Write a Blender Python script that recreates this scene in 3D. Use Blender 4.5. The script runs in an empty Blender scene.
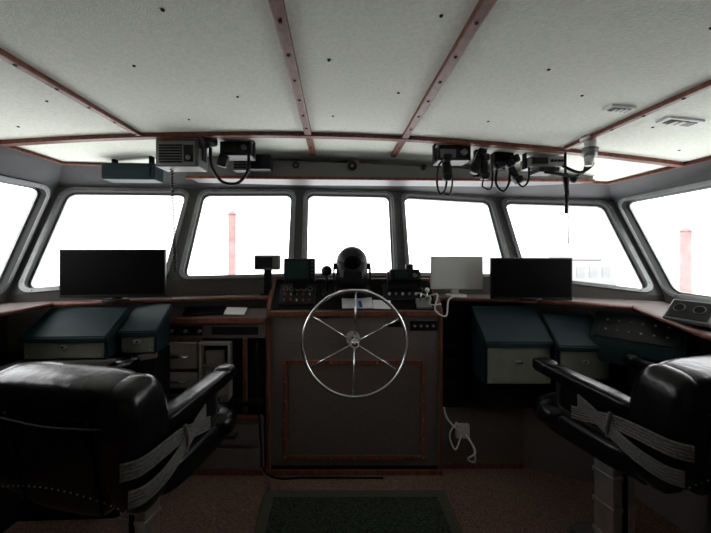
import bpy,bmesh,math,random
from mathutils import Vector,Matrix,Euler
random.seed(3)
sc=bpy.context.scene
try:
    sc.view_settings.view_transform='Standard'; sc.view_settings.look='None'
except Exception as e: print(e)
CH=1.45
# ---------------------------------------------------------------- materials
def mat(name,col,rough=.5,metal=0,var=0,scale=20,bump=0,bscale=80,emit=0,coat=0,spec=.3,stretch=None):
    m=bpy.data.materials.new(name); m.use_nodes=True
    nt=m.node_tree; N=nt.nodes; L=nt.links; b=N['Principled BSDF']
    c=(col[0],col[1],col[2],1)
    b.inputs['Base Color'].default_value=c; b.inputs['Roughness'].default_value=rough
    b.inputs['Metallic'].default_value=metal
    b.inputs['Specular IOR Level'].default_value=spec
    if coat: b.inputs['Coat Weight'].default_value=coat; b.inputs['Coat Roughness'].default_value=.15
    if emit:
        b.inputs['Emission Color'].default_value=c; b.inputs['Emission Strength'].default_value=emit
    tc=N.new('ShaderNodeTexCoord'); mp=N.new('ShaderNodeMapping'); L.new(tc.outputs['Object'],mp.inputs[0])
    if stretch: mp.inputs['Scale'].default_value=stretch
    if var:
        n=N.new('ShaderNodeTexNoise'); n.inputs['Scale'].default_value=scale; n.inputs['Detail'].default_value=5
        r=N.new('ShaderNodeValToRGB'); r.color_ramp.elements[0].position=.3; r.color_ramp.elements[1].position=.7
        r.color_ramp.elements[0].color=tuple(x*(1-var) for x in col)+(1,)
        r.color_ramp.elements[1].color=tuple(min(1,x*(1+var)) for x in col)+(1,)
        L.new(mp.outputs[0],n.inputs[0]); L.new(n.outputs['Fac'],r.inputs[0]); L.new(r.outputs[0],b.inputs['Base Color'])
    if bump:
        n2=N.new('ShaderNodeTexNoise'); n2.inputs['Scale'].default_value=bscale; n2.inputs['Detail'].default_value=3
        bp=N.new('ShaderNodeBump'); bp.inputs['Strength'].default_value=bump; bp.inputs['Distance'].default_value=.01
        L.new(mp.outputs[0],n2.inputs[0]); L.new(n2.outputs['Fac'],bp.inputs['Height']); L.new(bp.outputs[0],b.inputs['Normal'])
    return m
M_ceil=mat('ceiling_vinyl',(.69,.71,.63),.8,var=.07,scale=70,bump=.2,bscale=180,spec=.2)
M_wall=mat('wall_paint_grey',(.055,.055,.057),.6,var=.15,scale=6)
M_wallb=mat('wall_back_panel',(.62,.58,.52),.6,var=.05,scale=6)  # unseen wall behind camera, kept pale to bounce fill onto console fronts
M_doorb=mat('door_laminate',(.50,.44,.37),.6,var=.06,scale=10)  # unseen door, lightened along with the back wall for bounced fill
M_lower=mat('lower_wall_panel',(.075,.064,.060),.6,var=.12,scale=8)
M_wood=mat('mahogany_trim',(.135,.046,.028),.42,var=.4,scale=14,stretch=(3,3,.6))
M_lam=mat('brown_laminate',(.115,.096,.088),.55,var=.10,scale=60)
M_lam2=mat('grey_laminate',(.13,.11,.105),.5,var=.10,scale=40)
M_drawer=mat('drawer_front',(.30,.26,.245),.5,var=.10,scale=40)
M_inset=mat('console_inset_panel',(.098,.078,.070),.55,var=.12,scale=50)
M_dark=mat('dark_cabinet_and_shade',(.006,.006,.006),.7,spec=.1)
M_teal=mat('teal_painted_hood',(.0085,.019,.022),.5,var=.2,scale=9,spec=.15)
M_cream=mat('cream_enamel',(.14,.145,.115),.5,var=.12,scale=10)
M_blk=mat('black_plastic',(.004,.004,.005),.45,spec=.22)
M_blk2=mat('matte_black',(.006,.006,.006),.8,spec=.12)
M_scr=mat('screen_glass',(.002,.002,.002),.5,spec=.03)
M_leather=mat('black_leather',(.003,.003,.0035),.25,bump=.25,bscale=20,spec=.32)
M_seam=mat('leather_piping',(.004,.004,.004),.5,spec=.2)
M_stud=mat('steel_stud',(.35,.35,.35),.35,1)
M_chrome=mat('polished_steel',(.66,.66,.66),.2,1)
M_steel=mat('brushed_steel',(.62,.63,.64),.3,.95,var=.1,scale=30)
M_alu=mat('window_frame_aluminium',(.20,.205,.205),.4,.6,var=.15,scale=20)
M_gask=mat('rubber_gasket',(.01,.01,.01),.7)
M_rope=mat('grey_webbing',(.13,.125,.12),.85,var=.4,scale=120,bump=.6,bscale=200)
M_carpet=mat('brown_carpet',(.19,.115,.088),.95,var=.6,scale=140,bump=.6,bscale=300,spec=.1)
M_mat=mat('green_mat',(.034,.044,.032),.95,var=.8,scale=110,bump=.6,bscale=260,spec=.1)
M_matb=mat('mat_border',(.072,.070,.056),.8,var=.4,scale=200,spec=.1)
M_white=mat('white_plastic',(.50,.50,.48),.4)
M_grey=mat('grey_equipment',(.12,.12,.115),.5)
M_green=mat('display_green',(.012,.026,.022),.3,spec=.12)
M_red=mat('red_button',(.4,.02,.015),.4)
M_paper=mat('paper',(.75,.75,.73),.9)
M_blue=mat('blue_cover',(.03,.08,.35),.6)
M_silver=mat('silver_plastic',(.20,.20,.19),.35,.3)
# glass
M_glass=bpy.data.materials.new('window_glass'); M_glass.use_nodes=True
nt=M_glass.node_tree; nt.nodes.clear()
o=nt.nodes.new('ShaderNodeOutputMaterial'); mx=nt.nodes.new('ShaderNodeMixShader'); t=nt.nodes.new('ShaderNodeBsdfTransparent'); g=nt.nodes.new('ShaderNodeBsdfGlossy')
g.inputs['Roughness'].default_value=.02; mx.inputs[0].default_value=.04
nt.links.new(t.outputs[0],mx.inputs[1]); nt.links.new(g.outputs[0],mx.inputs[2]); nt.links.new(mx.outputs[0],o.inputs[0])

# ---------------------------------------------------------------- builder
class B:
    def __init__(s,name,M=None): s.name=name; s.bm=bmesh.new(); s.mats=[]; s.M=M or Matrix()
    def mi(s,m):
        if m not in s.mats: s.mats.append(m)
        return s.mats.index(m)
    def add(s,t,m,M=Matrix(),smooth=False,normals=True):
        i=s.mi(m)
        if normals: bmesh.ops.recalc_face_normals(t,faces=t.faces[:])
        for f in t.faces: f.material_index=i; f.smooth=smooth
        t.transform(s.M@M)
        me=bpy.data.meshes.new('tmp'); t.to_mesh(me); t.free(); s.bm.from_mesh(me); bpy.data.meshes.remove(me)
    def box(s,c,d,m,rot=(0,0,0),bev=.004):
        t=bmesh.new(); bmesh.ops.create_cube(t,size=1)
        for v in t.verts: v.co=Vector((v.co.x*d[0],v.co.y*d[1],v.co.z*d[2]))
        bv=min(bev,min(d)*.3)
        if bv>0: bmesh.ops.bevel(t,geom=t.edges[:],offset=bv,segments=2,affect='EDGES',profile=.6)
        s.add(t,m,Matrix.Translation(c)@Euler(rot).to_matrix().to_4x4())
    def bb(s,x0,x1,y0,y1,z0,z1,m,bev=.004): s.box(((x0+x1)/2,(y0+y1)/2,(z0+z1)/2),(abs(x1-x0),abs(y1-y0),abs(z1-z0)),m,bev=bev)
    def cyl(s,a,b,r,m,r2=None,seg=20,smooth=True):
        a=Vector(a); b=Vector(b); d=b-a; t=bmesh.new()
        bmesh.ops.create_cone(t,cap_ends=True,segments=seg,radius1=r,radius2=r if r2 is None else r2,depth=d.length)
        M=Matrix.Translation((a+b)/2)@d.to_track_quat('Z','Y').to_matrix().to_4x4()
        i0=len(s.bm.faces); s.add(t,m,M,smooth)
        s.bm.faces.ensure_lookup_table()
        for f in s.bm.faces[i0:]:
            if len(f.verts)>4: f.smooth=False
    def sph(s,c,r,m,rot=(0,0,0),seg=20):
        t=bmesh.new(); bmesh.ops.create_uvsphere(t,u_segments=seg,v_segments=max(8,seg//2+2),radius=1)
        if not hasattr(r,'__len__'): r=(r,r,r)
        s.add(t,m,Matrix.Translation(c)@Euler(rot).to_matrix().to_4x4()@Matrix.Diagonal((r[0],r[1],r[2],1)),True)
    def cush(s,c,d,m,rot=(0,0,0),p=4,fn=None):
        t=bmesh.new(); bmesh.ops.create_cube(t,size=2)
        bmesh.ops.subdivide_edges(t,edges=t.edges[:],cuts=11,use_grid_fill=True)
        for v in t.verts:
            q=(abs(v.co.x)**p+abs(v.co.y)**p+abs(v.co.z)**p)**(1/p)
            v.co=v.co/q
            if fn: v.co=fn(v.co)
            v.co=Vector((v.co.x*d[0]/2,v.co.y*d[1]/2,v.co.z*d[2]/2))
        s.add(t,m,Matrix.Translation(c)@Euler(rot).to_matrix().to_4x4(),True)
    def xprism(s,prof,x0,x1,m,bev=.004):
        t=bmesh.new(); a=[t.verts.new((x0,y,z)) for y,z in prof]; b=[t.verts.new((x1,y,z)) for y,z in prof]
        n=len(prof); t.faces.new(a); t.faces.new(b[::-1])
        for i in range(n): t.faces.new((a[i],b[i],b[(i+1)%n],a[(i+1)%n]))
        if bev: bmesh.ops.recalc_face_normals(t,faces=t.faces[:]); bmesh.ops.bevel(t,geom=t.edges[:],offset=bev,segments=2,affect='EDGES')
        s.add(t,m)
    def zprism(s,poly,z0,z1,m,bev=.003):
        t=bmesh.new(); f=lambda z,p:(z(p) if callable(z) else z)
        a=[t.verts.new((p[0],p[1],f(z0,p))) for p in poly]; b=[t.verts.new((p[0],p[1],f(z1,p))) for p in poly]
        n=len(poly); t.faces.new(a[::-1]); t.faces.new(b)
        for i in range(n): t.faces.new((a[i],a[(i+1)%n],b[(i+1)%n],b[i]))
        if bev: bmesh.ops.recalc_face_normals(t,faces=t.faces[:]); bmesh.ops.bevel(t,geom=t.edges[:],offset=bev,segments=1,affect='EDGES')
        s.add(t,m)
    def tube(s,path,r,m,seg=8,cyc=False,sm=0):
        P=[Vector(p) for p in path]
        if sm:
            Q=[]; n=len(P); rng=range(n if cyc else n-1)
            for i in rng:
                g=lambda k:(P[k%n] if cyc else P[max(0,min(n-1,k))])
                p0,p1,p2,p3=g(i-1),g(i),g(i+1),g(i+2)
                for j in range(sm):
                    u=j/sm; Q.append(.5*((2*p1)+(p2-p0)*u+(2*p0-5*p1+4*p2-p3)*u*u+(3*p1-p0-3*p2+p3)*u**3))
            if not cyc: Q.append(P[-1])
            P=Q
        n=len(P); t=bmesh.new(); rings=[]; nrm=None
        for i in range(n):
            if cyc: d=P[(i+1)%n]-P[i-1]
            else: d=P[min(n-1,i+1)]-P[max(0,i-1)]
            if d.length<1e-9: d=Vector((0,0,1))
            d.normalize()
            if nrm is None: nrm=d.orthogonal().normalized()
            nrm=(nrm-d*nrm.dot(d))
            if nrm.length<1e-6: nrm=d.orthogonal()
            nrm.normalize(); bi=d.cross(nrm)
            rr=r(i/(n-1)) if callable(r) else r
            rings.append([t.verts.new(P[i]+(nrm*math.cos(k*2*math.pi/seg)+bi*math.sin(k*2*math.pi/seg))*rr) for k in range(seg)])
        for i in range(n if cyc else n-1):
            a=rings[i]; b=rings[(i+1)%n]
            for k in range(seg): t.faces.new((a[k],a[(k+1)%seg],b[(k+1)%seg],b[k]))
        if not cyc: t.faces.new(rings[0][::-1]); t.faces.new(rings[-1])
        s.add(t,m,smooth=True)
    def poly(s,pts,m):
        t=bmesh.new(); t.faces.new([t.verts.new(p) for p in pts]); s.add(t,m,normals=False)
    def done(s):
        me=bpy.data.meshes.new(s.name); 
        vs=[v.co for v in s.bm.verts]
        lo=Vector([min(v[i] for v in vs) for i in range(3)]); hi=Vector([max(v[i] for v in vs) for i in range(3)])
        c=(lo+hi)/2; c.z=lo.z
        for v in s.bm.verts: v.co-=c
        s.bm.to_mesh(me); s.bm.free()
        for m in s.mats: me.materials.append(m)
        ob=bpy.data.objects.new(s.name,me); ob.location=c; bpy.context.collection.objects.link(ob); return ob
def coil(a,b,r,turns,n=10):
    a=Vector(a);b=Vector(b);d=(b-a); u=d.normalized().orthogonal().normalized(); w=d.normalized().cross(u)
    return [a+d*i/(turns*n)+(u*math.cos(2*math.pi*i/n)+w*math.sin(2*math.pi*i/n))*r for i in range(turns*n+1)]

# ---------------------------------------------------------------- room shell
def ch(x): return CH+.65-(.03 if x<0 else .04)*x*x
top=[(-1.84,-1.8,.40),(-1.84,-.3,.40),(-1.84,1.0,.40),(-1.86,2.2,.42),(-1.09,2.56,.47),(-.30,2.73,.50),(.523,2.83,.50),(1.375,2.84,.45),(2.12,2.53,.38),(1.99,1.0,.39),(1.99,-.3,.39),(1.99,-1.8,.39)]
bot=[(-1.95,-1.8,-.27),(-1.95,-.3,-.27),(-1.95,1.0,-.27),(-1.95,1.96,-.27),(-1.113,2.24,-.21),(-.28,2.38,-.20),(.482,2.41,-.195),(1.34,2.41,-.21),(2.06,2.07,-.29),(1.98,1.0,-.30),(1.98,-.3,-.30),(1.98,-1.8,-.30)]
cei=[(-1.74,-1.8),(-1.74,-.3),(-1.74,1.0),(-1.74,2.10),(-1.05,2.42),(-.28,2.55),(.5,2.6),(1.28,2.6),(1.98,2.4),(1.98,1.0),(1.98,-.3),(1.98,-1.8)]
top=[Vector((x,y,CH+h)) for x,y,h in top]; bot=[Vector((x,y,CH+h)) for x,y,h in bot]; cei=[Vector((x,y,ch(x))) for x,y in cei]
CEN=Vector((.1,.5,1.45))
def hole(q,mu,mv,r,off=0,k=6):
    p00,p10,p11,p01=q
    wb=(p10-p00).length; wt=(p11-p01).length; W=(wb+wt)/2; H=((p01-p00).length+(p11-p10).length)/2
    n=(p10-p00).cross(p01-p00).normalized()
    if n.dot(CEN-p00)<0: n=-n
    L=[]
    for (cx,cy,a0) in ((W-mu-r,H-mv-r,0),(mu+r,H-mv-r,90),(mu+r,mv+r,180),(W-mu-r,mv+r,270)):
        arc=[]
        for j in range(k+1):
            a=math.radians(a0+90*j/k); u=(cx+r*math.cos(a))/W; v=(cy+r*math.sin(a))/H
            arc.append((p00*(1-u)+p10*u)*(1-v)+(p01*(1-u)+p11*u)*v+n*off)
        L.append(arc)
    return L
wn=[0]
def window_panel(W,q,mu=.058,mv=.03,r=.055):
    arcs=hole(q,mu,mv,r); cor=[q[2],q[3],q[0],q[1]]
    for i in range(4):
        a=arcs[i]
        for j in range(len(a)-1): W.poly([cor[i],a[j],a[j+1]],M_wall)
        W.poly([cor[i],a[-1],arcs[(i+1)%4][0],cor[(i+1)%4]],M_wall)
    wn[0]+=1; F=B('window_%d'%wn[0])
    def strip(l1,l2,m):
        t=bmesh.new(); A=[t.verts.new(p) for p in l1]; C=[t.verts.new(p) for p in l2]; n=len(A)
        for i in range(n): t.faces.new((A[i],A[(i+1)%n],C[(i+1)%n],C[i]))
        F.add(t,m,smooth=False)
    fl=lambda mu_,r_,off:[p for a in hole(q,mu-0+mu_,mv+mu_,r_,off) for p in a]
    o0=fl(-.028,r+.025,0.0); o1=fl(-.026,r+.025,.014); i1=fl(.0,r,.014); i2=fl(.0,r,-.03); g1=fl(.012,r-.01,-.03); g2=fl(.012,r-.01,-.045)
    strip(o0,o1,M_alu); strip(o1,i1,M_alu); strip(i1,i2,M_gask); strip(i2,g1,M_alu); strip(g1,g2,M_alu)
    for arc in hole(q,mu-.014,mv-.014,r+.012,.014,k=1):
        for p in arc: F.sph(p,.005,M_stud,seg=8)
    gl=fl(.012,r-.01,-.04)
    t=bmesh.new(); t.faces.new([t.verts.new(p) for p in gl]); F.add(t,M_glass)
    F.done()
Wf=B('wall_front'); Wl=B('wall_left'); Wr=B('wall_right'); Wb=B('wall_back')
for i in range(11):
    W=Wl if i<3 else (Wf if i<8 else Wr)
    q=(bot[i],bot[i+1],top[i+1],top[i])
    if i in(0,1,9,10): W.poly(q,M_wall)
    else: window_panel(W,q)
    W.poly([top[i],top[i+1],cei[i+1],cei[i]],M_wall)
    a,b=bot[i],bot[i+1]
    W.poly([(a.x,a.y,0),(b.x,b.y,0),b,a],M_lower)
Wb.poly([Vector((-1.96,-1.8,0)),Vector((2.0,-1.8,0)),Vector((2.0,-1.8,2.12)),Vector((-1.96,-1.8,2.12))],M_wallb)
for w in(Wf,Wl,Wr,Wb): w.done()
D=B('door_1'); D.bb(-.28,.48,-1.79,-1.75,.05,1.95,M_wood); D.bb(-.2,.4,-1.75,-1.74,.15,.9,M_doorb); D.bb(-.2,.4,-1.75,-1.74,1.0,1.85,M_doorb)
D.cyl((.4,-1.74,1.0),(.4,-1.69,1.0),.012,M_chrome); D.cyl((.4,-1.69,1.0),(.3,-1.69,1.0),.01,M_chrome); D.done()
F=B('floor'); F.zprism([(p.x,p.y) for p in bot],-.06,0,M_carpet,bev=0); F.done()
# ceiling
C=B('ceiling')
xs=sorted(set([p.x for p in cei[3:9]]+[ -1.74+i*(3.72)/24 for i in range(25)]))
def fy(x):
    for i in range(3,8):
        a,b=cei[i],cei[i+1]
        if a.x-1e-6<=x<=b.x+1e-6: return a.y+(b.y-a.y)*(x-a.x)/(b.x-a.x)
    return 2.1
t=bmesh.new()
R=[(t.verts.new((x,-1.8,ch(x))),t.verts.new((x,fy(x),ch(x))),t.verts.new((x,-1.8,ch(x)+.05)),t.verts.new((x,fy(x),ch(x)+.05))) for x in xs]
for a,b in zip(R,R[1:]):
    t.faces.new((a[0],a[1],b[1],b[0])); t.faces.new((a[2],b[2],b[3],a[3])); t.faces.new((a[1],a[3],b[3],b[1])); t.faces.new((a[0],b[0],b[2],a[2]))
C.add(t,M_ceil)
for bx in(-1.4,-.6,.115,.84,1.62):
    for j in range(9):
        x=bx+random.uniform(-.06,.06)+(.16 if j%2 else -.14); y=.3+j*.21+random.uniform(-.05,.05)
        if y<1.75: C.cyl((x,y,ch(x)+.001),(x,y,ch(x)-.003),.0055,M_blk2,seg=8)
C.done()
def beam(name,x,y0,y1,w=.042):
    b=B(name); b.bb(x-w/2,x+w/2,y0,y1,ch(x)-.018,ch(x)+.004,M_wood,bev=.005)
    y=y0+.1
    while y<y1: b.cyl((x,y,ch(x)-.021),(x,y,ch(x)-.016),.006,M_blk2,seg=8); y+=.16
    b.done()
beam('trim_1',-1.04,-1.75,1.74,.028); beam('trim_2',-.154,-1.75,2.2,.038); beam('trim_3',.388,-1.75,2.24,.038); beam('trim_4',1.296,-1.75,1.86,.028)
T=B('trim_5')
yt=lambda x:1.83+(.085*x if x<0 else .085*x-.036*x*x)
pts=[(-1.73+i*3.7/20) for i in range(21)]
for a,b in zip(pts,pts[1:]):
    T.zprism([(a,yt(a)),(b,yt(b)),(b,yt(b)+.04),(a,yt(a)+.04)],lambda p:ch(p[0])-.022,lambda p:ch(p[0])+.003,M_wood,bev=0)
T.done()
T=B('trim_6')
T.tube([cei[2]+Vector((.01,0,-.01)),cei[3]+Vector((.01,-.01,-.01)),cei[4]+Vector((0,-.01,-.01))],.012,M_wood,seg=6)
T.done()
T=B('trim_7'); T.tube([cei[7]+Vector((0,-.01,-.01)),cei[8]+Vector((-.01,-.01,-.01)),cei[9]+Vector((-.01,0,-.01))],.012,M_wood,seg=6); T.done()
S=B('overhead_soffit')
S.zprism([(-1.0,2.2),(1.81,2.32),(1.81,2.44),(1.28,2.56),(-.28,2.5),(-1.0,2.4)],1.94,lambda p:ch(p[0])+.01,M_grey)
S.zprism([(-1.0,2.185),(1.81,2.305),(1.81,2.33),(-1.0,2.21)],1.925,1.945,M_wood)
S.done()
# ---------------------------------------------------------------- ledges
Lg=B('window_ledge')
Lp=[(-1.94,1.0),(-1.94,1.93),(-1.113,2.21),(-.46,2.32),(-.46,2.22),(-1.05,2.12),(-1.66,1.93),(-1.70,1.0)]
Lg.zprism(Lp,1.115,1.14,M_lam)
for a,b in(((-1.70,1.0),(-1.66,1.93)),((-1.66,1.93),(-1.05,2.12)),((-1.05,2.12),(-.46,2.22))):
    Lg.tube([(a[0],a[1],1.13),(b[0],b[1],1.13)],.014,M_wood,seg=6)
Lg.done()
Lg=B('window_ledge')
Lp=[(.70,2.39),(1.34,2.38),(2.03,2.05),(1.96,1.0),(1.72,1.0),(1.73,1.92),(1.3,2.14),(.70,2.22)]
zf=lambda p:1.13-(max(0,1.95-p[1]))*.18
Lg.zprism(Lp,lambda p:zf(p)-.02,lambda p:zf(p),M_lam,bev=0)
for a,b in(((.70,2.22),(1.3,2.14)),((1.3,2.14),(1.73,1.92)),((1.73,1.92),(1.72,1.0))):
    Lg.tube([(a[0],a[1],zf(a)-.01),(b[0],b[1],zf(b)-.01)],.014,M_wood,seg=6)
Lg.done()
# ---------------------------------------------------------------- helm console
H=B('helm_console')
H.xprism([(2.15,0.0),(2.15,1.046),(2.36,1.24),(2.36,0.0)],-.44,.68,M_lam)
H.bb(-.452,.692,2.128,2.16,1.02,1.052,M_wood,bev=.006)
for x in(-.44,.68):
    H.bb(x-.012,x+.012,2.135,2.165,.0,1.03,M_wood)
    H.box((x,2.255,1.148),(.028,.30,.03),M_wood,rot=(math.atan2(.194,.21),0,0))
H.bb(-.45,.69,2.12,2.15,.0,.03,M_wood); H.bb(-.42,.66,2.135,2.15,.03,.05,M_dark)
# access panel
x0,x1,z0,z1=-.345,.58,.09,.735
for (a,b,c,d) in((x0,x1,z1-.028,z1),(x0,x1,z0,z0+.028),(x0,x0+.028,z0+.028,z1-.028),(x1-.028,x1,z0+.028,z1-.028)): H.bb(a,b,2.132,2.152,c,d,M_wood)
for i in range(7):
    x=x0+.014+(x1-x0-.028)*i/6
    for z in(z0+.014,z1-.014): H.sph((x,2.131,z),(.004,.003,.004),M_stud,seg=8)
for i in range(1,5):
    z=z0+.014+(z1-z0-.028)*i/5
    for x in(x0+.014,x1-.014): H.sph((x,2.131,z),(.004,.003,.004),M_stud,seg=8)
H.bb(x0+.03,x1-.03,2.142,2.152,z0+.03,z1-.03,M_inset)
H.bb(.48,.66,2.14,2.152,.925,.99,M_blk)
for i in range(4): H.cyl((.51+i*.04,2.142,.957),(.51+i*.04,2.125,.96),.008,M_silver,seg=10)
H.bb(.34,.44,2.14,2.152,.95,.985,M_blk2)
# sloped dash helpers
sv=Vector((0,.21,.194)).normalized(); nv=Vector((0,-sv.z,sv.y)); ang=math.atan2(.194,.21)
def SP(x,s,n=0): return Vector((x,2.15,1.046))+sv*s+nv*n
H.box(SP(.12,.145,.003),(1.08,.255,.008),M_blk2,rot=(ang,0,0))
H.box(SP(-.26,.13,.012),(.24,.17,.02),M_blk,rot=(ang,0,0))
for r in range(3):
    for c in range(5):
        p=SP(-.345+c*.042,.075+r*.05,.024)
        if r==2: H.cyl(p-nv*.01,p+nv*.004,.017,M_silver,seg=14); H.cyl(p+nv*.003,p+nv*.006,.013,M_blk,seg=14)
        else: H.cyl(p-nv*.01,p+nv*.014,.006,(M_silver,M_red,M_white)[(c+r)%3],seg=8)
H.box(SP(.45,.15,.012),(.26,.14,.02),M_blk,rot=(ang,0,0))
for c in range(5):
    p=SP(.36+c*.045,.13,.024); H.cyl(p-nv*.01,p+nv*.01,.009,M_silver if c%2 else M_white,seg=10)
for x in(.56,.60):
    p=SP(x,.06,0); H.cyl(p,p+Vector((0,-.02,.09)),.006,M_chrome,seg=10); H.sph(p+Vector((0,-.02,.1)),.016,M_white if x>.58 else M_blk,seg=12)
H.box(SP(.58,.06,.01),(.10,.08,.025),M_silver,rot=(ang,0,0))
# coaming lip at back of dash
H.bb(-.42,.66,2.335,2.36,1.235,1.25,M_wood)
H.done()
# steering wheel
W=B('ship_steering_wheel',Matrix.Translation((.11,1.955,.90))@Matrix.Rotation(math.radians(-6),4,'X'))
Rw=.308
W.tube([(Rw*math.cos(a*math.pi/32),0,Rw*math.sin(a*math.pi/32)) for a in range(64)],.0105,M_chrome,seg=12,cyc=True)
for i in range(6):
    a=math.radians(90+60*i-2); W.cyl((.02*math.cos(a),0,.02*math.sin(a)),(Rw*math.cos(a),0,Rw*math.sin(a)),.0058,M_chrome,r2=.0045,seg=10)
W.cyl((0,-.02,0),(0,.03,0),.028,M_chrome,seg=28); W.sph((0,-.022,0),(.02,.012,.02),M_chrome); W.cyl((0,.03,0),(0,.175,.0),.020,M_chrome)
W.cyl((0,.155,0),(0,.19,0),.045,M_steel,seg=28); W.done()
# binnacle compass (black hood)
K=B('binnacle_compass')
K.cyl((.108,2.24,1.14),(.108,2.24,1.20),.130,M_blk2,r2=.12,seg=32); K.cyl((.108,2.24,1.20),(.108,2.24,1.37),.112,M_blk,r2=.102,seg=32)
K.sph((.108,2.24,1.37),(.104,.10,.105),M_blk,seg=28)
K.box((.108,2.145,1.27),(.12,.03,.08),M_blk2,rot=(-.15,0,0)); K.sph((.108,2.14,1.37),(.06,.025,.045),M_scr)
for s in(-1,1): K.cyl((.108+s*.098,2.24,1.34),(.108+s*.125,2.24,1.34),.022,M_blk2,seg=14); K.box((.108+s*.122,2.24,1.25),(.012,.04,.17),M_blk2)
K.done()
G=B('chart_plotter'); G.box((-.25,2.27,1.31),(.215,.05,.165),M_blk,rot=(-.12,0,0),bev=.012); G.box((-.262,2.241,1.315),(.15,.004,.12),M_green,rot=(-.12,0,0)); 
for i in range(5): G.cyl((-.162,2.245,1.37-i*.026),(-.162,2.236,1.37-i*.026),.007,M_grey,seg=8)
G.box((-.25,2.28,1.20),(.09,.04,.08),M_blk2); G.box((-.25,2.27,1.165),(.14,.08,.02),M_blk2,rot=(ang,0,0)); G.done()
G=B('depth_sounder'); G.box((-.47,2.27,1.365),(.17,.08,.10),M_grey,bev=.01); G.bb(-.545,-.43,2.225,2.232,1.33,1.40,M_blk)
G.box((-.47,2.28,1.23),(.05,.03,.19),M_blk2); G.bb(-.52,-.46,2.25,2.30,1.14,1.15,M_blk2); G.done()
G=B('joystick_controller'); G.cyl(SP(-.06,.15,0),SP(-.06,.15,.03),.035,M_blk); G.cyl(SP(-.06,.15,.02),(-.062,2.22,1.29),.01,M_blk); G.sph((-.062,2.22,1.31),.036,M_blk); G.done()
G=B('vhf_radio'); G.box((.465,2.27,1.275),(.20,.10,.075),M_blk,rot=(-.2,0,0),bev=.008); G.box((.44,2.217,1.285),(.08,.004,.035),M_green,rot=(-.2,0,0)); G.cyl((.53,2.225,1.28),(.53,2.205,1.28),.014,M_grey,seg=14)
for s in(-1,1): G.box((.465+s*.108,2.27,1.24),(.006,.05,.12),M_blk2)
G.box((.465,2.27,1.185),(.22,.05,.01),M_blk2); G.box((.50,2.255,1.335),(.05,.035,.04),M_blk,bev=.008); G.done()
G=B('log_book'); G.box(SP(.14,.06,.018),(.20,.085,.012),M_paper,rot=(ang,0,.03),bev=.002); G.box(SP(.16,.045,.026),(.02,.05,.006),M_blue,rot=(ang,0,.2),bev=.001); G.box(SP(.14,.06,.010),(.21,.092,.006),M_blk,rot=(ang,0,.03),bev=.001); G.done()
G=B('document_sheet'); G.box(SP(.30,.05,.014),(.12,.07,.005),M_paper,rot=(ang,0,-.15),bev=.001); G.done()
G=B('white_cable'); G.tube([(.60,2.22,1.13),(.66,2.15,1.16),(.63,2.1,1.07),(.70,2.1,1.03),(.74,2.17,1.12),(.80,2.2,1.145)],.005,M_white,sm=6)
G.tube([(.55,2.24,1.16),(.62,2.17,1.14),(.60,2.12,1.10),(.68,2.14,1.10)],.004,M_white,sm=6); G.done()
# ---------------------------------------------------------------- left chart desk
D=B('chart_desk')
X0,X1=-1.17,-.455
D.xprism([(2.12,.985),(2.12,1.01),(2.215,1.06),(2.215,.985)],X0,X1,M_lam2)
D.bb(X0-.012,X1,2.10,2.125,.98,1.018,M_wood,bev=.005)
D.box((X0,2.165,1.035),(.022,.11,.025),M_wood,rot=(.48,0,0))
D.bb(X0,X1,2.13,2.16,.88,.985,M_lam)
D.bb(-1.13,-.86,2.122,2.132,.90,.96,M_blk)
for i in range(6): D.cyl((-1.10+i*.045,2.124,.93),(-1.10+i*.045,2.108,.93),.011,M_silver if i%2 else M_blk2,seg=12)
D.bb(-.80,-.50,2.122,2.132,.905,.955,M_blk2)
D.bb(X0,X0+.03,2.13,2.17,0.0,.88,M_wood); D.bb(X0+.03,-.47,2.165,2.175,.0,.88,M_dark)  # near-black backing puts the shade of the open bays into colour
D.bb(-1.13,-.875,2.135,2.16,.55,.88,M_wood)
D.bb(-1.11,-.895,2.118,2.14,.685,.855,M_drawer,bev=.006); D.bb(-1.11,-.895,2.118,2.14,.565,.66,M_drawer,bev=.006)
for z in(.77,.612): D.tube([(-1.05,2.118,z),(-1.05,2.095,z),(-.95,2.095,z),(-.95,2.118,z)],.006,M_chrome,seg=8)
# pigeon-hole unit
D.bb(-.875,-.675,2.10,2.15,.84,.86,M_drawer); D.bb(-.875,-.86,2.10,2.16,.50,.84,M_drawer); D.bb(-.69,-.675,2.10,2.16,.50,.84,M_drawer)
D.bb(-.86,-.69,2.11,2.155,.70,.715,M_drawer); D.bb(-.86,-.69,2.13,2.155,.50,.69,M_drawer); D.bb(-.84,-.71,2.105,2.131,.53,.67,M_drawer)
D.bb(-.84,-.72,2.12,2.155,.715,.80,M_drawer)
D.bb(-1.14,-.47,2.10,2.17,.455,.475,M_dark)
D.bb(-1.14,-.47,2.13,2.165,.02,.36,M_lam); D.bb(-.93,-.50,2.115,2.135,.20,.33,M_lam2); D.bb(-.93,-.50,2.118,2.135,.04,.17,M_lam2)
D.tube([(-.86,2.115,.27),(-.86,2.085,.265),(-.64,2.085,.265),(-.64,2.115,.27)],.011,M_blk,seg=8)
D.bb(-1.14,-.47,2.10,2.14,.36,.385,M_wood); D.bb(-1.14,-.47,2.12,2.15,0,.035,M_wood)
D.bb(-.60,-.575,2.12,2.15,.40,.88,M_wood)
for i,(a,c,h,m) in enumerate(((-1.05,.07,.07,M_blk),(-.85,.12,.06,M_lam),(-.72,.06,.07,M_grey))): D.bb(a-c/2,a+c/2,2.115,2.15,.475,.475+h-.03,m)
D.done()
G=B('tablet_and_papers'); r=(.48,0,.05)
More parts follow.
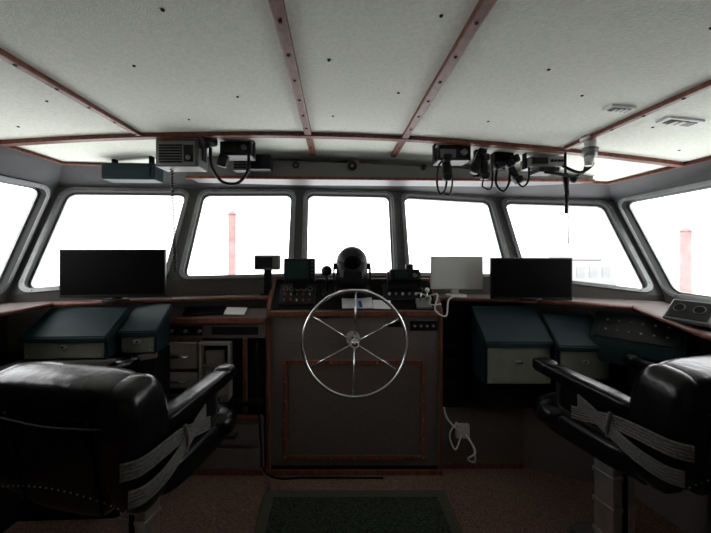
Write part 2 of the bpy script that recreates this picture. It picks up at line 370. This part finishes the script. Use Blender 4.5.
G.box((-.86,2.165,1.052),(.26,.08,.010),M_blk,rot=r); G.box((-.66,2.165,1.050),(.14,.07,.006),M_paper,rot=(.48,0,-.1),bev=.001); G.done()
# ---------------------------------------------------------------- left wing
Wg=B('wing_cabinet')
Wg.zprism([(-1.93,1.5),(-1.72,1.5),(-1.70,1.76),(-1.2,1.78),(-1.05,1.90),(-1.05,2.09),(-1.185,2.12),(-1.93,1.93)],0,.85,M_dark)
Wg.zprism([(-1.73,1.5),(-1.70,1.5),(-1.68,1.745),(-1.19,1.765),(-1.03,1.89),(-1.03,1.91),(-1.2,1.80),(-1.70,1.78)],.83,.86,M_lam)
Wg.done()
def hooded(name,x0,x1,y0,y1,z0,zf_,zb,rot=0,cx=None):
    cx=(x0+x1)/2; cy=(y0+y1)/2
    b=B(name,Matrix.Translation((cx,cy,0))@Matrix.Rotation(rot,4,'Z')@Matrix.Translation((-cx,-cy,0)))
    b.xprism([(y0,z0),(y0,zf_),(y1,zb),(y1,z0)],x0,x1,M_teal,bev=.008)
    b.bb(x0+.012,x1-.012,y0-.006,y0+.01,z0+.01,zf_-.02,M_cream,bev=.006)
    b.xprism([(y0-.018,zf_-.028),(y0-.018,zf_+.004),(y1,zb+.012),(y1,zb-.03),(y0+.02,zf_-.028)],x0-.008,x1+.008,M_teal,bev=.006)
    b.bb(cx-.02,cx+.02,y0-.013,y0,(z0+zf_)/2,(z0+zf_)/2+.02,M_steel,bev=.002)
    b.sph((cx,y0-.014,(z0+zf_)/2+.01),.006,M_blk,seg=8)
    for s in(x0+.03,x1-.03): b.sph((s,y0-.007,z0+.025),.004,M_stud,seg=8)
    b.done()
hooded('radar_console',-1.67,-1.235,1.76,1.96,.862,.985,1.10,.04)
hooded('radar_console',-1.225,-1.03,1.86,2.07,.862,.99,1.10,.1)
hooded('radar_console',.905,1.31,2.0,2.20,.63,.89,1.07,0)
hooded('radar_console',1.325,1.62,1.95,2.12,.68,.88,1.03,-.06)
Wg=B('wing_cabinet')
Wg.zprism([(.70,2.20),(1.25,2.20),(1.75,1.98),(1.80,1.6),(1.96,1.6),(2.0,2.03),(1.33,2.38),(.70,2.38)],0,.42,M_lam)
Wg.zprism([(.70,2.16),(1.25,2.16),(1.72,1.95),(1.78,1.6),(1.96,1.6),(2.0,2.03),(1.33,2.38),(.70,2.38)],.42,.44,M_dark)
Wg.zprism([(.95,2.10),(1.30,2.10),(1.66,1.99),(1.72,2.14),(1.33,2.38),(.92,2.38)],.44,.68,M_dark)  # recessed black body stands for the shadow under the consoles
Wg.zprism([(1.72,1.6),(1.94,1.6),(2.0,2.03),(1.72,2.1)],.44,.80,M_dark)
Wg.zprism([(.70,2.34),(1.33,2.34),(1.33,2.38),(.70,2.38)],.44,1.1,M_dark)  # black sheet paints the shade at the back of the gap
Wg.bb(.70,1.25,2.185,2.2,0,.035,M_wood)
Wg.done()
Wg=B('switch_panel_console',Matrix.Translation((1.715,1.88,.0))@Matrix.Rotation(math.radians(-52),4,'Z'))
Wg.xprism([(-.10,.80),(-.10,.93),(.05,1.07),(.10,1.07),(.10,.80)],-.20,.20,M_teal,bev=.006)
Wg.box((0,-.03,1.003),(.36,.17,.008),M_blk,rot=(.75,0,0))
for i in range(6):
    for j in range(2): Wg.box((-.13+i*.052,-.055+j*.05,.985+j*.047),(.010,.010,.012),(M_white,M_grey,M_silver)[(i+2*j)%3] if (i+j)%2 else M_silver,rot=(.75,0,0),bev=.002)
Wg.bb(-.18,.18,-.108,-.098,.82,.91,M_teal)
Wg.done()
Wg=B('engine_gauge_panel',Matrix.Translation((1.79,1.66,1.135))@Matrix.Rotation(math.radians(-76),4,'Z')@Matrix.Rotation(math.radians(-42),4,'X'))
Wg.box((0,0,0),(.19,.035,.13),M_silver,bev=.012); Wg.box((0,-.016,0),(.168,.01,.108),M_blk,bev=.004)
for i in range(2): Wg.cyl((-.042+i*.08,-.020,.005),(-.042+i*.08,-.026,.005),.024,M_grey,seg=18); Wg.cyl((-.042+i*.08,-.026,.005),(-.042+i*.08,-.028,.005),.020,M_blk2,seg=18)
Wg.box((0,.03,-.04),(.17,.05,.05),M_dark); Wg.done()
def monitor(name,x,y,z,w,h,rz,back=M_blk,front=M_scr,zb=1.14):
    b=B(name,Matrix.Translation((x,y,0))@Matrix.Rotation(rz,4,'Z'))
    b.box((0,0,z),(w,.028,h),back,bev=.005); b.box((0,-.0145,z+.004),(w-.02,.002,h-.028),front,bev=0)
    b.box((0,.03,z),(w*.4,.03,h*.5),back)
    b.box((0,.035,(z+zb)/2-.02),(.05,.02,z-zb-.02),back); b.cyl((0,.02,zb),(0,.02,zb+.012),.075,back,r2=.07,seg=28); b.done()
monitor('computer_monitor',-1.345,2.0,1.31,.60,.29,.10,zb=1.141)
monitor('computer_monitor',1.255,2.13,1.265,.50,.27,-.08,zb=1.131)
monitor('white_flat_panel',.825,2.26,1.295,.35,.225,-.03,back=M_white,front=M_white,zb=1.131)
G=B('speaker_box'); G.bb(.705,.80,2.17,2.30,.442,.80,M_blk2); G.cyl((.752,2.172,.70),(.752,2.162,.70),.036,M_blk,seg=20); G.cyl((.752,2.172,.56),(.752,2.162,.56),.042,M_blk,seg=20); G.done()
G=B('power_outlet'); G.bb(.79,.88,2.165,2.20,.21,.30,M_white,bev=.008)
G.tube([(.83,2.16,.27),(.78,2.10,.30),(.72,2.13,.36),(.70,2.14,.43)],.006,M_white,sm=6)
G.tube([(.85,2.16,.24),(.88,2.08,.18),(.84,2.10,.12),(.89,2.12,.09),(.90,2.15,.15),(.87,2.16,.22)],.006,M_white,sm=6)
G.tube([(.82,2.16,.24),(.76,2.1,.18),(.73,2.12,.26),(.78,2.13,.34)],.005,M_white,sm=6); G.done()
G=B('black_power_cord'); G.tube([(-.50,2.09,.86),(-.49,2.08,.5),(-.47,2.085,.2),(-.46,2.09,.06),(-.36,2.08,.012),(-.2,2.09,.01),(.1,2.09,.01),(.3,2.085,.01)],.006,M_blk,sm=6); G.done()
# ---------------------------------------------------------------- overhead gear
G=B('marine_radio_speaker'); zt=ch(-.87)
G.bb(-.985,-.75,1.80,1.93,1.905,zt-.02,M_grey,bev=.008); G.bb(-.97,-.765,1.792,1.802,1.915,zt-.035,M_silver)
for i in range(7): G.bb(-.96,-.835,1.786,1.793,1.925+i*.015,1.932+i*.015,M_blk2,bev=0)
G.bb(-.825,-.775,1.786,1.793,1.93,2.02,M_blk); G.cyl((-.80,1.788,1.95),(-.80,1.775,1.95),.012,M_silver,seg=12)
for x in(-.99,-.745): G.bb(x-.004,x+.004,1.84,1.89,1.95,zt,M_blk2)
G.tube(coil((-.925,1.86,1.905),(-.905,1.86,1.33),.008,34,8),.0035,M_blk,seg=5); G.done()
G=B('spot_lamp'); G.cyl((-.70,1.83,ch(-.7)),(-.70,1.83,ch(-.7)-.03),.03,M_blk); G.cyl((-.735,1.80,2.035),(-.68,1.86,2.06),.036,M_blk,r2=.025); G.done()
G=B('marine_vhf_radio'); G.bb(-.67,-.49,1.90,2.02,1.995,ch(-.6)-.012,M_blk,bev=.006); G.bb(-.66,-.58,1.893,1.9,2.01,2.06,M_green); G.cyl((-.53,1.9,2.04),(-.53,1.885,2.04),.015,M_grey,seg=12)
for x in(-.675,-.485): G.bb(x-.003,x+.003,1.94,1.98,2.0,ch(x),M_blk2)
G.box((-.64,1.87,1.955),(.055,.035,.07),M_blk,rot=(0,.3,0),bev=.01)
G.tube([(-.70,1.84,2.02),(-.70,1.85,1.93),(-.665,1.85,1.86),(-.62,1.85,1.825),(-.55,1.86,1.83),(-.50,1.87,1.90),(-.50,1.89,2.0)],.009,M_blk,sm=8); G.done()
G=B('junction_box'); G.bb(-.555,-.42,2.10,2.21,1.965,2.06,M_blk,bev=.006); G.bb(-.66,-.57,2.11,2.205,1.96,2.07,M_grey,bev=.004)
for i in range(5): G.bb(-.652,-.578,2.105,2.111,1.975+i*.017,1.982+i*.017,M_blk2,bev=0)
G.done()
for n,x,z,r in(('round_speaker',.11,2.02,.042),('round_speaker',-.27,2.02,.03),('round_speaker',.60,2.015,.02)):
    y=2.2+.0427*(x+1.0); G=B(n); G.cyl((x,y+.001,z),(x,y-.012,z),r,M_grey,seg=28); G.cyl((x,y-.012,z),(x,y-.018,z),r*.8,M_blk,seg=28); G.sph((x,y-.018,z),(r*.25,.008,r*.25),M_grey,seg=10); G.done()
G=B('overhead_cabinet'); G.box((-1.32,2.15,1.95),(.33,.12,.105),M_teal,bev=.008,rot=(0,0,.05)); G.box((-1.32,2.087,1.95),(.28,.006,.075),M_teal,rot=(0,0,.05)); 
for x in(-1.44,-1.20): G.bb(x-.01,x+.01,2.13,2.17,1.99,ch(x)+.002,M_blk2)
G.done()
def handset(b,x,y,z,rot=(0,0,0)):
    M=Matrix.Translation((x,y,z))@Euler(rot).to_matrix().to_4x4(); old=b.M; b.M=M
    b.cush((0,0,0),(.042,.035,.15),M_blk,p=5); b.cush((0,-.018,.055),(.05,.045,.045),M_blk,p=4); b.cush((0,-.018,-.055),(.05,.045,.045),M_blk,p=4); b.M=old
G=B('marine_vhf_radio'); G.bb(.60,.79,1.93,2.06,1.975,ch(.7)-.015,M_blk,bev=.006); G.bb(.61,.70,1.922,1.93,1.99,2.04,M_grey); G.cyl((.745,1.93,2.02),(.745,1.91,2.02),.018,M_grey,seg=14)
for x in(.592,.798): G.bb(x-.003,x+.003,1.97,2.02,1.98,ch(x),M_blk2)
handset(G,.635,1.90,1.92); G.tube([(.635,1.89,1.85),(.62,1.88,1.79),(.59,1.88,1.77),(.575,1.88,1.84),(.59,1.9,1.93),(.62,1.93,1.97)],.006,M_blk,sm=8)
G.tube([(.66,1.92,1.97),(.67,1.9,1.85),(.65,1.89,1.77),(.61,1.89,1.78)],.005,M_blk,sm=8); G.done()
G=B('telephone_handset'); G.bb(.86,.93,2.03,2.07,1.9,ch(.9)+.002,M_blk2); handset(G,.895,2.0,1.95); handset(G,.85,1.99,1.98,(0,.35,0)); G.tube([(.89,1.99,1.88),(.88,1.98,1.83),(.93,1.98,1.82),(.95,2.0,1.93)],.005,M_blk,sm=8); G.done()
G=B('telephone_handset'); G.bb(.98,1.10,2.04,2.10,1.95,ch(1.04)+.002,M_blk2); handset(G,1.03,2.01,1.98,(0,1.2,0)); handset(G,1.07,2.0,1.92,(0,-.5,0))
G.tube([(.98,2.0,1.97),(.96,1.98,1.85),(1.0,1.97,1.80),(1.04,1.98,1.86),(1.05,2.0,1.95)],.007,M_blk,sm=8); G.tube([(1.09,2.0,1.87),(1.12,1.98,1.83),(1.16,1.99,1.87),(1.17,2.0,1.95)],.006,M_blk,sm=8); G.done()
G=B('receiver_unit'); G.bb(1.17,1.37,1.98,2.10,1.95,2.015,M_silver,bev=.006); G.bb(1.18,1.27,1.972,1.98,1.965,2.005,M_blk); G.bb(1.21,1.33,1.96,2.08,1.915,1.945,M_blk,bev=.004)
for i in range(4): G.cyl((1.295+i*.02,1.98,1.985),(1.295+i*.02,1.968,1.985),.007,M_blk,seg=8)
for x in(1.165,1.375): G.bb(x-.004,x+.004,2.02,2.06,1.95,ch(x)+.002,M_blk2)
G.done()
G=B('ceiling_lamp'); z=ch(1.29)
G.cyl((1.31,1.70,z+.002),(1.31,1.70,z-.015),.045,M_white,seg=24); G.cyl((1.31,1.70,z-.015),(1.31,1.70,z-.06),.026,M_white,seg=24); G.cyl((1.31,1.70,z-.06),(1.305,1.70,z-.10),.036,M_silver,r2=.032,seg=24); G.cyl((1.305,1.70,z-.10),(1.30,1.70,z-.15),.024,M_white,r2=.018,seg=24)
G.tube([(1.31,1.71,z-.10),(1.36,1.75,z-.13),(1.33,1.8,z-.16),(1.25,1.82,z-.12)],.008,M_blk,sm=6); G.done()
G=B('gooseneck_microphone'); z=ch(1.32)
G.bb(1.29,1.35,1.88,1.92,z-.02,z+.002,M_blk2); G.cyl((1.32,1.90,z-.01),(1.32,1.90,1.88),.007,M_blk)
G.tube([(1.20,1.9,1.90),(1.28,1.89,1.885),(1.36,1.89,1.87),(1.42,1.89,1.90),(1.44,1.9,1.94)],.010,M_blk,sm=6)
G.cyl((1.32,1.90,1.89),(1.33,1.90,1.78),.014,M_blk); G.cyl((1.33,1.90,1.79),(1.325,1.90,1.66),.011,M_blk,r2=.009); G.sph((1.37,1.9,1.86),.024,M_blk,seg=12); G.done()
for nx,ny,w,d in((1.18,1.375,.10,.05),(1.49,1.43,.15,.065)):
    G=B('ceiling_vent'); z=ch(nx); rt=(0,.08*nx,0); G.box((nx,ny,z-.004),(w,d,.012),M_paper,rot=rt,bev=.003); G.box((nx,ny,z-.011),(w*.75,d*.6,.004),M_grey,rot=rt,bev=0)
    for i in range(3): G.box((nx-w*.22+i*w*.22,ny,z-.014),(w*.1,d*.6,.004),M_paper,rot=rt,bev=0)
    G.done()
# ---------------------------------------------------------------- floor mat
G=B('door_mat'); G.bb(-.42,.65,1.1,1.98,.0,.010,M_matb,bev=.003); G.bb(-.36,.59,1.16,1.92,.008,.014,M_mat,bev=.002); G.done()
# ---------------------------------------------------------------- pilot chairs
def chair(x,y,rz,mx,px=0):
    b=B('pilot_chair',Matrix.Translation((x,y,0))@Matrix.Rotation(math.radians(rz),4,'Z')@Matrix.Diagonal((mx,1,1,1)))
    b.cyl((px,0,0),(px,0,.018),.19,M_steel,seg=32)
    for i in range(6): a=i*math.pi/3; b.cyl((px+.16*math.cos(a),.16*math.sin(a),.018),(px+.16*math.cos(a),.16*math.sin(a),.028),.012,M_stud,seg=6)
    b.bb(px-.065,px+.065,-.045,.045,.018,.50,M_steel,bev=.008)
    b.bb(px-.012,px+.012,-.052,.052,.06,.46,M_blk2)
    for z in(.12,.26,.40): b.bb(px-.07,px+.07,-.05,.05,z,z+.02,M_steel)
    b.bb(-.22,.22,-.2,.2,.50,.525,M_blk2); b.bb(px-.09,px+.09,-.1,.1,.49,.51,M_steel)
    # seat
    b.cush((0,0,.60),(.66,.52,.15),M_leather,p=5)
    b.cush((0,.17,.625),(.72,.22,.16),M_leather,p=3.2)
    for s in(-1,1): b.cush((s*.25,0,.635),(.13,.50,.13),M_leather,p=3.5)
    b.tube([(-.33,.255,.60),(0,.28,.60),(.33,.255,.60)],.005,M_seam,sm=4)
    ra=math.radians(9)
    b.cush((0,-.275,.78),(.60,.13,.50),M_leather,rot=(ra,0,0),p=5)
    b.cush((-.01,-.315,.955),(.61,.18,.15),M_leather,rot=(ra,0,0),p=3.4)
    for s in(-1,1):
        b.cush((s*.25,-.285,.785),(.16,.20,.47),M_leather,rot=(ra,0,0),p=3.6)
        b.tube([(s*.17,-.345,.56),(s*.172,-.375,.75),(s*.168,-.40,.90)],.0035,M_seam,sm=6)
    b.cush((0,-.315,.72),(.40,.11,.38),M_leather,rot=(ra,0,0),p=5)
    b.tube([(-.28,-.392,.885),(-.15,-.404,.88),(0,-.408,.875),(.15,-.404,.88),(.28,-.392,.885)],.003,M_seam,sm=6)
    for i in range(22):
        u=-1+2*i/21; b.sph((u*.27,-.366+.012*u*u,.60+.04*(1-u*u)),.0024,M_stud,seg=8)
    for s in(-1,1):
        b.cush((s*.285,.03,.83),(.095,.50,.07),M_leather,rot=(math.radians(3),0,0),p=4)
        b.cush((s*.285,.22,.845),(.097,.12,.078),M_leather,p=3)
        b.cush((s*.285,-.06,.745),(.055,.36,.19),M_leather,p=4)
        b.cyl((s*.285,.12,.62),(s*.285,.14,.82),.014,M_blk)
        for k in range(5):
            o_=k*.012
            b.tube([(s*.325,.03,.675+o_),(s*.332,-.06,.70+o_),(s*.338,-.17,.73+o_),(s*.348,-.27,.74+o_),(s*.335,-.36,.735+o_),(s*.29,-.395,.73+o_)],.0052,M_rope,sm=6,seg=6)
            b.tube([(s*.325,.0,.79-o_),(s*.333,-.06,.775-o_),(s*.342,-.16,.735-o_),(s*.352,-.26,.705-o_),(s*.335,-.34,.685-o_),(s*.30,-.375,.68-o_)],.0052,M_rope,sm=6,seg=6)
        b.tube([(s*.335,-.14,.68),(s*.352,-.15,.73),(s*.345,-.16,.79)],.008,M_rope,sm=6,seg=6)
    return b.done()
chair(-.874,1.474,-12,1)
chair(1.42,1.57,12,1,px=-.12)
# ---------------------------------------------------------------- outside: harbour
M_water=mat('pale_water',(.80,.81,.81),.6,var=.05,scale=.5)
M_pole=mat('red_piling_hazed',(.21,.125,.12),.7,var=.2,scale=2)  # washed-out red, haze put into the colour
M_faint=mat('hazed_hull',(.18,.185,.185),.7); M_faint2=mat('hazed_cabin',(.205,.205,.205),.7)  # boat tones have the distance haze mixed in
G=B('harbour_water'); G.poly([(-300,6,-4),(300,6,-4),(300,400,-4),(-300,400,-4)],M_water); G.done()
def piling(x,y,r,zt):
    G=B('channel_piling'); G.cyl((x,y,-4.5),(x,y,zt),r,M_pole,seg=24); G.cyl((x,y,zt),(x,y,zt+r),r*1.2,M_pole,r2=.05,seg=24)
    G.done()
piling(-6.3,20,.24,3.6); piling(15.9,15,.20,2.3)
G=B('moored_boat',Matrix.Translation((19,27,-4)))
sec=[(-5,.2,3.3),(-4,1.0,2.9),(-2,1.6,2.5),(1,1.7,2.4),(4,1.5,2.5)]
t=bmesh.new(); rr=[]
for x,w,h in sec: rr.append([t.verts.new(p) for p in((x,-w,h),(x,-w*.7,.3),(x,0,-.3),(x,w*.7,.3),(x,w,h))])
for a,b_ in zip(rr,rr[1:]):
    for k in range(5): t.faces.new((a[k],a[(k+1)%5],b_[(k+1)%5],b_[k]))
t.faces.new(rr[0]); t.faces.new(rr[-1][::-1]); G.add(t,M_faint)
G.bb(-1.5,3,-1.2,1.2,2.4,4.6,M_faint2,bev=.1); G.bb(-1,2,-1,1,4.6,6.0,M_faint2,bev=.1); G.cyl((0,0,6),(0,0,9),.08,M_faint); G.cyl((-1.5,0,7.2),(1.5,0,7.2),.05,M_faint)
for i in range(4): G.bb(-1.2+i*1.0,-.6+i*1.0,-1.23,-1.2,3.3,4.1,M_faint)
G.done()
# ---------------------------------------------------------------- world, camera
w=bpy.data.worlds.new('overcast'); sc.world=w; w.use_nodes=True
w.node_tree.nodes['Background'].inputs[0].default_value=(.98,.99,1,1); w.node_tree.nodes['Background'].inputs[1].default_value=5.5
cam=bpy.data.cameras.new('camera'); co=bpy.data.objects.new('camera',cam); bpy.context.collection.objects.link(co)
co.location=(0,0,CH); co.rotation_euler=(math.pi/2,0,0); cam.lens=330/711*36; cam.sensor_width=36
cam.shift_x=(355.5-336)/711; cam.shift_y=-(266.5-250)/711; cam.clip_start=.02; cam.clip_end=1000
sc.camera=co
